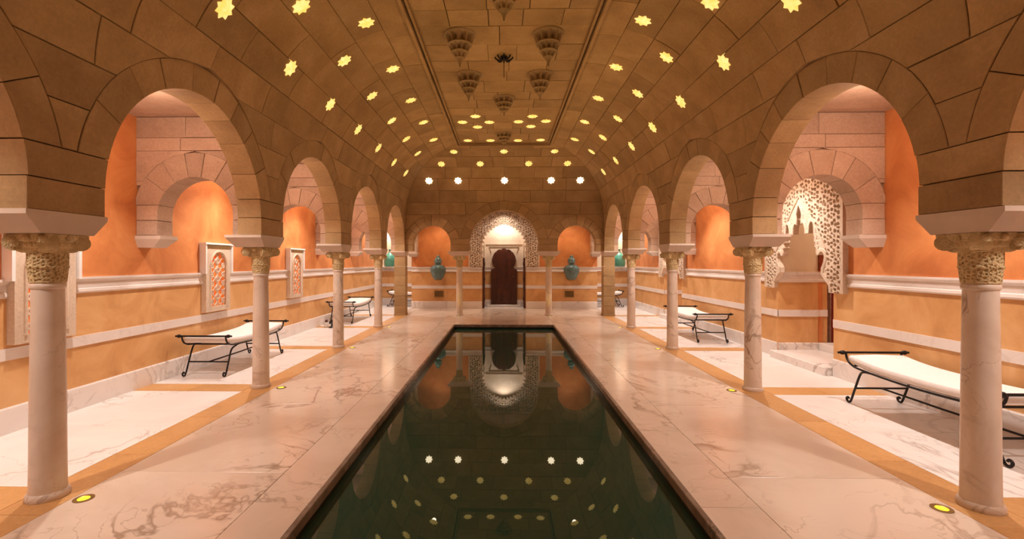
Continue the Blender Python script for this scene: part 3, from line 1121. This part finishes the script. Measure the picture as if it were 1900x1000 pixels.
# back portal
pb = empty('carved_portal', (0, YW, 0))
base_h = [(.70, 1.36), (.70, 1.62)]
arc = []
for i in range(12):      # scalloped pointed arch
    t = i / 11
    pts_ = [(.66, 1.66), (.655, 2.05), (.60, 2.32), (.44, 2.53), (.22, 2.65), (0, 2.72)]
    q = t * (len(pts_) - 1); a_ = min(int(q), len(pts_) - 2); fr = q - a_
    x = pts_[a_][0] * (1 - fr) + pts_[a_ + 1][0] * fr; z = pts_[a_][1] * (1 - fr) + pts_[a_ + 1][1] * fr
    arc.append((x, z))
sc_arc = []
for i in range(len(arc) - 1):
    (xa, za), (xb, zb) = arc[i], arc[i + 1]
    L = sqrt((xb - xa) ** 2 + (zb - za) ** 2)
    nx_, nz_ = (zb - za) / L, -(xb - xa) / L
    if nx_ < 0: nx_, nz_ = nx_, nz_
    for k in range(4):
        t = k / 4
        b_ = sin(pi * t) * .085
        sc_arc.append((max(0.002, xa + (xb - xa) * t + nx_ * b_), za + (zb - za) * t + nz_ * b_ * 1))
sc_arc.append((0, 2.72))
half_p = base_h + sc_arc
carved_panel(pb, 1.15, 1.36, HA - .005, half_p, lambda u, z, dd: (u, -dd, z), .0135, .06, None, .05, .78)
tag(pb, 'pale carved stucco portal with a scalloped arch around the dark door at the far end', 'carved portal')

# vestibule with the dark horseshoe door
ve = empty('wall_vestibule'); struct(ve)
YV = 15.88
wall_run(ve, (-.70, YW + .002), (-.70, YV), (1, 0), z_up=2.98, upper='carved', t=.05, base=False)
wall_run(ve, (.70, YV), (.70, YW + .002), (-1, 0), z_up=2.98, upper='carved', t=.05, base=False)
wall_run(ve, (-.71, YV), (.71, YV), (0, -1), z_up=2.98, upper='carved', t=.05)
MB().box(-.8, .8, YW - .0, YV + .1, 2.98, 3.05).build('soffit', 'carved', ve)
MB().box(-.71, .71, YW - .02, YV, -.03, .0).build('floor_slab', 'white_marble', ve)
# frame lines around the door head
mb = MB()
mb.box(-.66, .66, YV - .03, YV, 2.10, 2.135).box(-.66, -.625, YV - .03, YV, 1.35, 2.10).box(.625, .66, YV - .03, YV, 1.35, 2.10)
mb.build('alfiz_moulding', 'carved', ve)
mb = MB()
mb.box(-.5, .5, YV - .018, YV, 2.0, 2.018)
for sg in (-1, 1):
    mb.tube([(sg * .5, YV - .01, 2.01), (sg * .43, YV - .01, 1.80)], .01, 6)
mb.build('groove_line', 'mortar', ve)
MB().box(-.56, .56, YV - .20, YV, 0, .075, .005).build('step_slab', 'white_marble', ve)
d1 = empty('door_1', (0, YV - .02, .075)); struct(d1)
def door_w(z):
    if z < 1.175: return .435
    if z < 1.225: return .435 - (z - 1.175) / .05 * .14
    q = .40 ** 2 - (z - 1.495) ** 2
    return max(.0, sqrt(q) if q > 0 else 0)
xs = [-.44, -.26, -.09, .09, .26, .44]
for a, c in zip(xs[:-1], xs[1:]):
    zz = [.0, .6, 1.175, 1.225] + [1.225 + (1.894 - 1.225) * i / 18 for i in range(1, 19)]
    L_ = []; H_ = []
    for z in zz:
        wdt = door_w(z)
        lo, hi = max(a, -wdt) + .002, min(c, wdt) - .002
        if hi > lo:
            L_.append((lo, z)); H_.append((hi, z))
    MB().prism(L_ + H_[::-1], lambda u, z, dd: (u, -dd, z), 0, .04 + R.uniform(0, .004)).build('plank', 'wood', d1)
MB().ball((.30, -.06, .95), .022).build('knob', 'brass', d1)
for sg in (-1, 1):
    dp = empty('door_%d' % (2 if sg < 0 else 3), (sg * .665, YW - .03, 0)); struct(dp)
    for k in range(4):
        MB().box(-.025, .025, .01 + k * .14, .145 + k * .14, .01, 1.64).build('plank', 'wood', dp)
    for z in (.25, .9, 1.4):
        MB().box(-sg * .025 - .012, -sg * .025 + .012, .01, .565, z, z + .09).build('rail', 'wood', dp)

# wall vents under the jars
for s in (-1, 1):
    vt = empty('wall_vent', (s * 2.12, YW, .47))
    mb = MB().box(-.15, .15, -.02, 0, -.105, -.085).box(-.15, .15, -.02, 0, .085, .105).box(-.15, -.13, -.02, 0, -.085, .085).box(.13, .15, -.02, 0, -.085, .085)
    mb.build('frame', 'brass', vt)
    for k in range(7):
        MB().box(-.13, .13, -.016, -.004, -.08 + k * .023, -.068 + k * .023).build('slat', 'brass', vt)
    MB().box(-.13, .13, -.003, 0, -.085, .085).build('backing', 'wood', vt)
    tag(vt, 'small brown vent low on the back wall, %s of the portal' % ('left' if s < 0 else 'right'), 'vent', 'vents on the back wall')

# ------------------------------------------------------------------ pierced screens on the left wall
def make_screen():
    root = empty('pierced_screen')
    W2, z0, z1 = .325, 0.0, 1.005
    mb = MB()
    mb.box(-.05, .045, -W2 - .012, -W2 + .018, .56, z1).box(-.05, .045, W2 - .018, W2 + .012, .56, z1).box(-.05, .055, -W2 - .025, W2 + .025, z1 - .022, z1 + .005)
    mb.build('white_frame', 'white_frame', root)['label'] = 'white marble frame rising above the dado'
    MB().box(-.05, .020, -W2 + .03, W2 - .03, .92, z1 - .03).build('carved_frieze', 'capital', root)
    # slab with an arched opening
    hw = .20
    half = [(hw, .075), (hw, .60)] + [(hw * cos(t), .66 + .225 * sin(t)) for t in [pi / 2 * i / 10 for i in range(1, 11)]]
    full = half + [(-x, z) for x, z in reversed(half[:-1])]
    outer = [(W2 - .03, z0), (W2 - .03, .92), (-W2 + .03, .92), (-W2 + .03, z0)]
    fn = lambda u, z, d: (d, u, z)
    # left and right halves as strips between opening and slab outline
    mb = MB()
    for sg in (-1, 1):
        h_ = [(sg * x, z) for x, z in half]
        o_ = [(sg * (W2 - .03), .075), (sg * (W2 - .03), .60)] + [(sg * (W2 - .03) * min(1, 1.6 * cos(t)), .60 + .32 * min(1, 1.6 * sin(t))) for t in [pi / 2 * i / 10 for i in range(1, 11)]]
        for i in range(len(h_) - 1):
            q = [h_[i], o_[i], o_[i + 1], h_[i + 1]]
            mb.prism(q, fn, -.05, .022)
    mb.prism([(-W2 + .03, 0), (W2 - .03, 0), (W2 - .03, .075), (-W2 + .03, .075)], fn, -.05, .022)
    mb.build('slab', 'carved', root)
    MB().tube([fn(x, z, .022) for x, z in full], .018, 8).build('arch_moulding', 'carved', root)
    # lattice: interlaced bars and rings inside the opening
    mb = MB()
    def inn(x, z): return inside(full + [(-hw, .075)], x, z) or (abs(x) <= hw and .07 < z < .62)
    def bar(a, b_, r=.0085):
        n = 24
        run = []
        for i in range(n + 1):
            x = a[0] + (b_[0] - a[0]) * i / n; z = a[1] + (b_[1] - a[1]) * i / n
            if inn(x, z): run.append((x, z))
            else:
                if len(run) > 1: mb.tube([fn(run[0][0], run[0][1], .0), fn(run[-1][0], run[-1][1], .0)], r, 6)
                run = []
        if len(run) > 1: mb.tube([fn(run[0][0], run[0][1], .0), fn(run[-1][0], run[-1][1], .0)], r, 6)
    st = .1333
    for k in range(-4, 12):
        bar((-hw, .075 + k * st), (hw, .075 + k * st + .4)); bar((hw, .075 + k * st), (-hw, .075 + k * st + .4))
    bar((0, .075), (0, .88), .008)
    for k in range(0, 7):
        for x in (-.1333, 0, .1333):
            z = .075 + st * (k + .5) if x else .075 + st * k + st * .0
            if inn(x, z + .03) and inn(x, z - .03) and z > .1:
                mb.tube([fn(x + .034 * cos(t), z + .034 * sin(t), .004) for t in [2 * pi * i / 12 for i in range(13)]], .008, 5)
    mb.build('lattice', 'carved', root)
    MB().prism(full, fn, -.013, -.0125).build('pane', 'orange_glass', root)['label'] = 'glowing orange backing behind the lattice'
    return root
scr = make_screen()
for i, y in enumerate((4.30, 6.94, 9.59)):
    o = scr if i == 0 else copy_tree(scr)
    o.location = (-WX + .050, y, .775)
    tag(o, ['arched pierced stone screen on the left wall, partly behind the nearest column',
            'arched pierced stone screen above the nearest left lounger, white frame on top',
            'arched pierced stone screen on the left wall, seen between the second and third columns'][i], 'screen', 'pierced screens on the left wall')

# ------------------------------------------------------------------ loungers
def make_lounger():
    root = empty('lounger')
    L2, W2 = .80, .29
    r = .011
    # side rails: swept up at both ends
    for sg in (-1, 1):
        pts = spline([(sg * W2, -L2 - .005, .535), (sg * W2, -L2 + .015, .47), (sg * W2, -L2 + .07, .425), (sg * W2, -L2 + .22, .395), (sg * W2, 0, .375),
                      (sg * W2, L2 - .22, .395), (sg * W2, L2 - .07, .425), (sg * W2, L2 - .015, .47), (sg * W2, L2 + .005, .535)])
        MB().tube(pts, r).build('side_rail', 'iron', root)
    for e in (-1, 1):
        y = e * (L2 + .005)
        mb = MB().tube([(-W2 - .05, y, .535), (W2 + .05, y, .535)], .012)
        o = mb.build('end_rail', 'iron', root)
        for sg in (-1, 1):
            MB().ball((sg * (W2 + .035), y, .535), .024, 10, 6, (1.3, 1, 1)).ball((sg * (W2 + .075), y, .535), .013, 8, 5).build('knob', 'iron', o)
        MB().tube([(-W2, e * (L2 - .10), .415), (W2, e * (L2 - .10), .415)], .010).build('cross_bar', 'iron', root)
        for sg in (-1, 1):
            yb = e * (L2 - .24); yf = e * (L2 - .02)
            x = sg * (W2 - .022)
            leg = spline([(sg * W2, e * (L2 - .33), .388), (sg * W2, yb, .378), (x, e * (L2 - .165), .33), (x, e * (L2 - .10), .18), (x, e * (L2 - .045), .045),
                          (x, e * (L2 - .02), .014), (x, e * (L2 + .012), .018), (x, e * (L2 + .022), .045), (x, e * (L2 + .002), .06), (x, e * (L2 - .012), .046)])
            MB().tube(leg, r, 8).build('leg', 'iron', root)
        MB().tube([(-W2 + .02, e * (L2 - .10), .18), (W2 - .02, e * (L2 - .10), .18)], .010).build('stretcher', 'iron', root)
    MB().tube([(0, -L2 + .10, .18), (0, 0, .175), (0, L2 - .10, .18)], .010).build('stretcher', 'iron', root)
    # mattress follows the sag of the rails
    n = 24; v = []; f = []
    sec = [(-W2 + .012, .0), (-W2 - .004, .018), (-W2 - .004, .055), (-W2 + .012, .076), (0, .086), (W2 - .012, .076), (W2 + .004, .055), (W2 + .004, .018), (W2 - .012, 0)]
    for i in range(n + 1):
        t = -1 + 2 * i / n
        y = t * (L2 - .035)
        z = .385 + .055 * abs(t) ** 3.2 + .0
        k = 1 if 0 < i < n else .8
        for x, h in sec:
            v.append((x * (1 if k == 1 else .985), y, z + .004 + (h - .04) * k + .04))
    m_ = len(sec)
    for i in range(n):
        for j in range(m_):
            f.append((i * m_ + j, i * m_ + (j + 1) % m_, (i + 1) * m_ + (j + 1) % m_, (i + 1) * m_ + j))
    f.append(tuple(range(m_))); f.append(tuple(n * m_ + j for j in range(m_)))
    smooth_auto(link('mattress', v, f, 'mattress', root), 50)
    return root
lg = make_lounger()
spots = [(-3.92, 6.84, 0, 'black iron lounger with cream mattress below the second pierced screen, in the left aisle'),
         (-3.96, 12.10, 0, 'black iron lounger with cream mattress half hidden by the third left column'),
         (3.95, 4.30, 0, 'large black iron lounger with cream mattress behind the nearest right column'),
         (3.88, 9.60, 0, 'black iron lounger with cream mattress to the right of the third right column'),
         (-3.12, 16.02, pi / 2, 'far iron lounger standing crosswise at the end of the left aisle'),
         (3.17, 16.02, pi / 2, 'far iron lounger standing crosswise at the end of the right aisle')]
for i, (x, y, rz, lb) in enumerate(spots):
    o = lg if i == 0 else copy_tree(lg)
    o.location = (x, y, 0); o.rotation_euler = (0, 0, rz)
    tag(o, lb, 'lounger', 'iron loungers in the aisles')

# small things on the floor beside the left lounger
bt = empty('bottle', (-4.10, 10.74, 0))
smooth_auto(MB().lathe([(.040, 0), (.048, .01), (.046, .06), (.034, .105), (.022, .115)], 16).build('body', 'white_cap', bt))
smooth_auto(MB().ball((0, 0, .145), .034, 12, 8, (1, 1, 1.05)).build('stopper', 'wood', bt))
tag(bt, 'small pale bottle with dark round stopper on the left aisle floor', 'bottle')
ch = empty('candle_holder', (-3.95, 10.68, 0))
smooth_auto(MB().lathe([(.075, 0), (.075, .012), (.03, .035), (.018, .06), (.014, .12), (.02, .15), (.024, .165), (.012, .17)], 16).build('stand', 'iron', ch))
MB().lathe([(.011, .17), (.011, .185)], 10).build('candle', 'iron', ch)
tag(ch, 'little black flared holder on the floor beside the pale bottle', 'candle holder')

# ------------------------------------------------------------------ jars and green vases
def make_jar():
    root = empty('lidded_jar')
    prof = [(.130, 0), (.135, .015), (.165, .06), (.215, .16), (.243, .25), (.248, .31), (.235, .37), (.195, .425), (.130, .46), (.085, .475), (.080, .50), (.088, .508)]
    def rf(r, z, a): return r * (1 + .012 * cos(12 * a))
    smooth_auto(MB().lathe(prof, 48, rf=rf).build('body', 'teal', root), 60)
    lid = [(.10, .506), (.122, .515), (.124, .575), (.112, .635), (.085, .675), (.058, .695), (.052, .705), (.060, .722), (.052, .748), (.028, .765), (.010, .772)]
    smooth_auto(MB().lathe(lid, 32).build('lid', 'teal', root), 60)
    MB().lathe([(.11, -.03), (.115, -.022), (.115, 0)], 24).box(-.03, .03, 0, .275, -.03, -.012).build('bracket', 'brass', root)
    return root
jar = make_jar()
for s in (-1, 1):
    o = jar if s < 0 else copy_tree(jar)
    o.location = (s * 2.13 + .02, YW - .275, .955)
    tag(o, 'grey-green lidded jar on the back wall %s of the carved portal' % ('left' if s < 0 else 'right'), 'jar', 'lidded jars by the portal')
def make_vase():
    root = empty('green_vase')
    prof = [(.19, 0), (.205, .03), (.212, .12), (.206, .24), (.19, .32), (.145, .40), (.085, .46), (.048, .505), (.04, .55), (.042, .57), (.052, .585)]
    smooth_auto(MB().lathe(prof, 40).build('body', 'green', root), 60)
    MB().lathe([(.045, .58), (.06, .586), (.06, .60), (.045, .606)], 20).build('lip', 'green', root)
    return root
for s in (-1, 1):
    ld = empty('wall_shelf', (s * 4.0, YE, 1.352))
    mb = MB().frustum((-.30, .30, -.36, 0), -.03, (-.30, .30, -.36, 0), 0); mb.build('slab', 'trim', ld)
    for q in (-.2, .2):
        MB().box(q - .03, q + .03, -.2, 0, -.12, -.03).build('bracket', 'trim', ld)
    tag(ld, 'white marble shelf under the green vase at the end of the %s aisle' % ('left' if s < 0 else 'right'), 'shelf', 'marble shelves at the aisle ends')
vs = make_vase()
for s in (-1, 1):
    o = vs if s < 0 else copy_tree(vs)
    o.location = (s * 4.0, YE - .21, 1.352)
    tag(o, 'green glazed vase with narrow neck at the end of the %s aisle' % ('left' if s < 0 else 'right'), 'vase', 'green vases at the aisle ends')

# ------------------------------------------------------------------ star lights
def star_mesh(name, r, mat):
    v = [(0, 0, .030)]
    n = 8
    for i in range(16):
        a = pi * i / 8
        rr = r if i % 2 == 0 else r * .70
        v.append((rr * cos(a), rr * sin(a), .012))
    for i in range(16):
        a = pi * i / 8
        rr = r if i % 2 == 0 else r * .70
        v.append((rr * cos(a), rr * sin(a), -.03))
    f = [(0, 1 + i, 1 + (i + 1) % 16) for i in range(16)] + [(1 + i, 17 + i, 17 + (i + 1) % 16, 1 + (i + 1) % 16) for i in range(16)]
    me = bpy.data.meshes.new(name)
    me.from_pydata(v, [], f)
    me.materials.append(M[mat])
    return me
me_star = star_mesh('star_light', .103, 'star')
me_white = star_mesh('bright_star_light', .103, 'star_white')
px, vy, th = 915.6, 486.6, .0224
def ray(x, y):
    a = (x - px) / F; b_ = (vy - y) / F
    return Vector((a * cos(th) - sin(th), a * sin(th) + cos(th), b_))
ROWS = {'lowest': radians(36), 'middle': radians(55), 'top': radians(72.3)}
def star(p, nrm, label, group, white=False):
    o = bpy.data.objects.new('star_light', me_white if white else me_star)
    COL.objects.link(o)
    nrm = Vector(nrm).normalized()
    o.location = Vector(p) + nrm * .006
    q = nrm.to_track_quat('Z', 'Y')
    o.rotation_euler = q.to_euler()
    tag(o, label, 'star light', group)
    return o
nth = ['nearest', 'second', 'third', 'fourth', 'fifth', 'sixth', 'seventh', 'eighth']
side_px = {
    -1: {'lowest': [(411, 18), (535, 128), (610, 195), (661, 242), (700, 275), (729, 302), (752, 321)],
         'middle': [(553, 17), (634, 117), (687, 180), (724, 226), (752, 259), (773, 286)],
         'top': [(678, 43), (728, 128), (762, 185), (785, 227), (804, 259)]},
    1: {'lowest': [(1475, 5), (1343, 114), (1263, 187), (1212, 236), (1174, 272), (1144, 298), (1120, 318)],
        'middle': [(1323, 8), (1240, 108), (1186, 175), (1150, 223), (1121, 257), (1101, 284)],
        'top': [(1192, 34), (1143, 122), (1110, 181), (1085, 225), (1066, 257)]}}
for s in (-1, 1):
    sd = 'left' if s < 0 else 'right'
    for row, ang in ROWS.items():
        x = PW + CR * cos(ang); z = SPR + CR * sin(ang)
        ys = []
        for (u, v) in side_px[s][row]:
            d = ray(u, v)
            ys.append((x / abs(d.x) * d.y + (z - 1.5) / d.z * d.y) / 2)
        for k, y in enumerate(ys):
            star((s * x, y, z), (-s * cos(ang), 0, -sin(ang)), f'yellow star light, {nth[k]} from the front in the {row} row of the {sd} vault side', 'yellow star lights of the vault')
for row, xs, v in (('lowest', (796, 850, 936, 1022.5, 1076.5), 331), ('middle', (819, 891, 981, 1053), 302.5), ('top', (842, 935, 1029), 282.5)):
    ang = ROWS[row]
    Yr = YF - CR + CR * cos(ang); z = SPR + CR * sin(ang)
    for k, u in enumerate(xs):
        d = ray(u, v)
        x = d.x / d.y * Yr
        nm = ['first', 'second', 'third', 'fourth', 'fifth'][k]
        star((x, Yr, z), (0, -cos(ang), -sin(ang)), f'{"bright white" if row == "lowest" else "yellow"} star light on the end vault, {nm} from left in the {row} row',
             'star lights of the end vault', row == 'lowest')
for grp, pts_ in (('left cluster', [(882, 215), (858, 226), (908, 226), (886, 235)]), ('right cluster', [(988, 215), (962, 225), (1013, 224), (985, 234)]),
                  ('last row', [(868, 260), (910, 260), (961, 260), (1003, 259)])):
    for k, (u, v) in enumerate(pts_):
        d = ray(u, v); t = (HC - 1.5) / d.z
        y = min(t * d.y, YBP - .16)
        nm = (['far', 'left', 'right', 'near'] if 0 else ['nearest', 'left hand', 'right hand', 'farthest'])[k] if 'cluster' in grp else ['first', 'second', 'third', 'fourth'][k] + ' from left,'
        star((t * d.x * (y / (t * d.y)), y, HC), (0, 0, -1), f'yellow star light in the flat ceiling panel, {nm} one of the {grp}', 'star lights of the ceiling panel')

# ------------------------------------------------------------------ ceiling pendants and lamp
def make_pendant(drop):
    root = empty('stalactite_pendant')
    k = drop / .43
    def tier(name, z0, z1, r0, r1, n, ph):
        pr = []
        for j in range(9):
            t = j / 8
            pr.append((r0 + (r1 - r0) * t, (z0 + (z1 - z0) * t) * k))
        def rf(r, z, a):
            t = (z / k - z0) / (z1 - z0)
            c = abs(cos(n * a / 2 + ph))
            return r * (1 - .40 * (c ** 2) * sin(pi * min(1, max(0, t))) ** .6)
        MB().lathe(pr, 96, rf=rf).build(name, 'pendant', root)
    MB().lathe([(.200, 0), (.200, -.02 * k), (.192, -.028 * k), (.18, -.032 * k)], 40).build('rim', 'pendant', root)
    tier('tier', -.03, -.14, .188, .152, 10, 0)
    MB().lathe([(.158, -.143 * k), (.160, -.152 * k), (.148, -.16 * k)], 32).build('band', 'pendant', root)
    tier('tier', -.155, -.235, .145, .105, 10, pi / 2)
    MB().lathe([(.112, -.233 * k), (.114, -.242 * k), (.10, -.25 * k)], 32).build('band', 'pendant', root)
    tier('tier', -.245, -.315, .10, .062, 8, 0)
    MB().lathe([(.064, -.313 * k), (.05, -.325 * k), (.032, -.345 * k), (.018, -.375 * k), (.012, -.40 * k), (.009, -.43 * k)], 20).build('finial', 'pendant', root)
    return root
pend = [(0, 4.92, .40, 'carved stalactite pendant cut by the top edge, nearest on the ceiling'),
        (-.566, 6.0, .43, 'carved stalactite pendant, near one on the left of the hanging lamp'),
        (.566, 6.0, .43, 'carved stalactite pendant, near one on the right of the hanging lamp'),
        (-.55, 7.3, .42, 'carved stalactite pendant, far one on the left of the hanging lamp'),
        (.56, 7.3, .42, 'carved stalactite pendant, far one on the right of the hanging lamp'),
        (0, 8.35, .33, 'carved stalactite pendant on the centre line just beyond the hanging lamp'),
        (0, 10.65, .30, 'carved stalactite pendant hanging at the far edge of the ceiling panel')]
for x, y, dr, lb in pend:
    o = make_pendant(dr)
    o.location = (x, y, HC + .005)
    tag(o, lb, 'pendant', 'stalactite pendants of the ceiling')
lp = empty('hanging_lamp', (0, 6.66, HC))
MB().lathe([(.05, 0), (.05, -.02), (.02, -.035)], 16).build('ceiling_rose', 'iron', lp)
for i in range(8):
    a = 2 * pi * i / 8
    MB().tube(spline([(.015 * cos(a), .015 * sin(a), -.03), (.06 * cos(a), .06 * sin(a), -.06), (.11 * cos(a), .11 * sin(a), -.04), (.125 * cos(a), .125 * sin(a), -.015)], 4), .011, 6).build('arm', 'iron', lp)
MB().tube([(0, 0, -.03), (0, 0, -.30)], .005, 6).build('chain', 'iron', lp)
tag(lp, 'small black spider shaped fitting with a thin rod in the middle of the ceiling', 'lamp')

# ------------------------------------------------------------------ floor lights
fl = empty('floor_light')
smooth_auto(MB().lathe([(.056, -.01), (.056, .004), (.040, .006), (.033, .003)], 28, caps=False).build('ring', 'brass', fl))
MB().lathe([(.034, -.01), (.034, .002)], 28).build('lens', 'lens', fl)
fi = 0
for s in (-1, 1):
    for k, y in enumerate(COLY[1:]):
        o = fl if fi == 0 else copy_tree(fl)
        fi += 1
        o.location = (s * 2.665, y - .03, 0)
        tag(o, f'round yellow floor light beside the {ordn[k]} column of the {"left" if s < 0 else "right"} arcade', 'floor light', 'round floor lights along the pool deck')
for s in (-1, 1):
    o = copy_tree(fl); o.location = (s * 1.265, YB - .27, 0)
    tag(o, 'small round floor light at the foot of the slender column %s of the portal' % ('right' if s > 0 else 'left'), 'floor light', 'round floor lights along the pool deck')
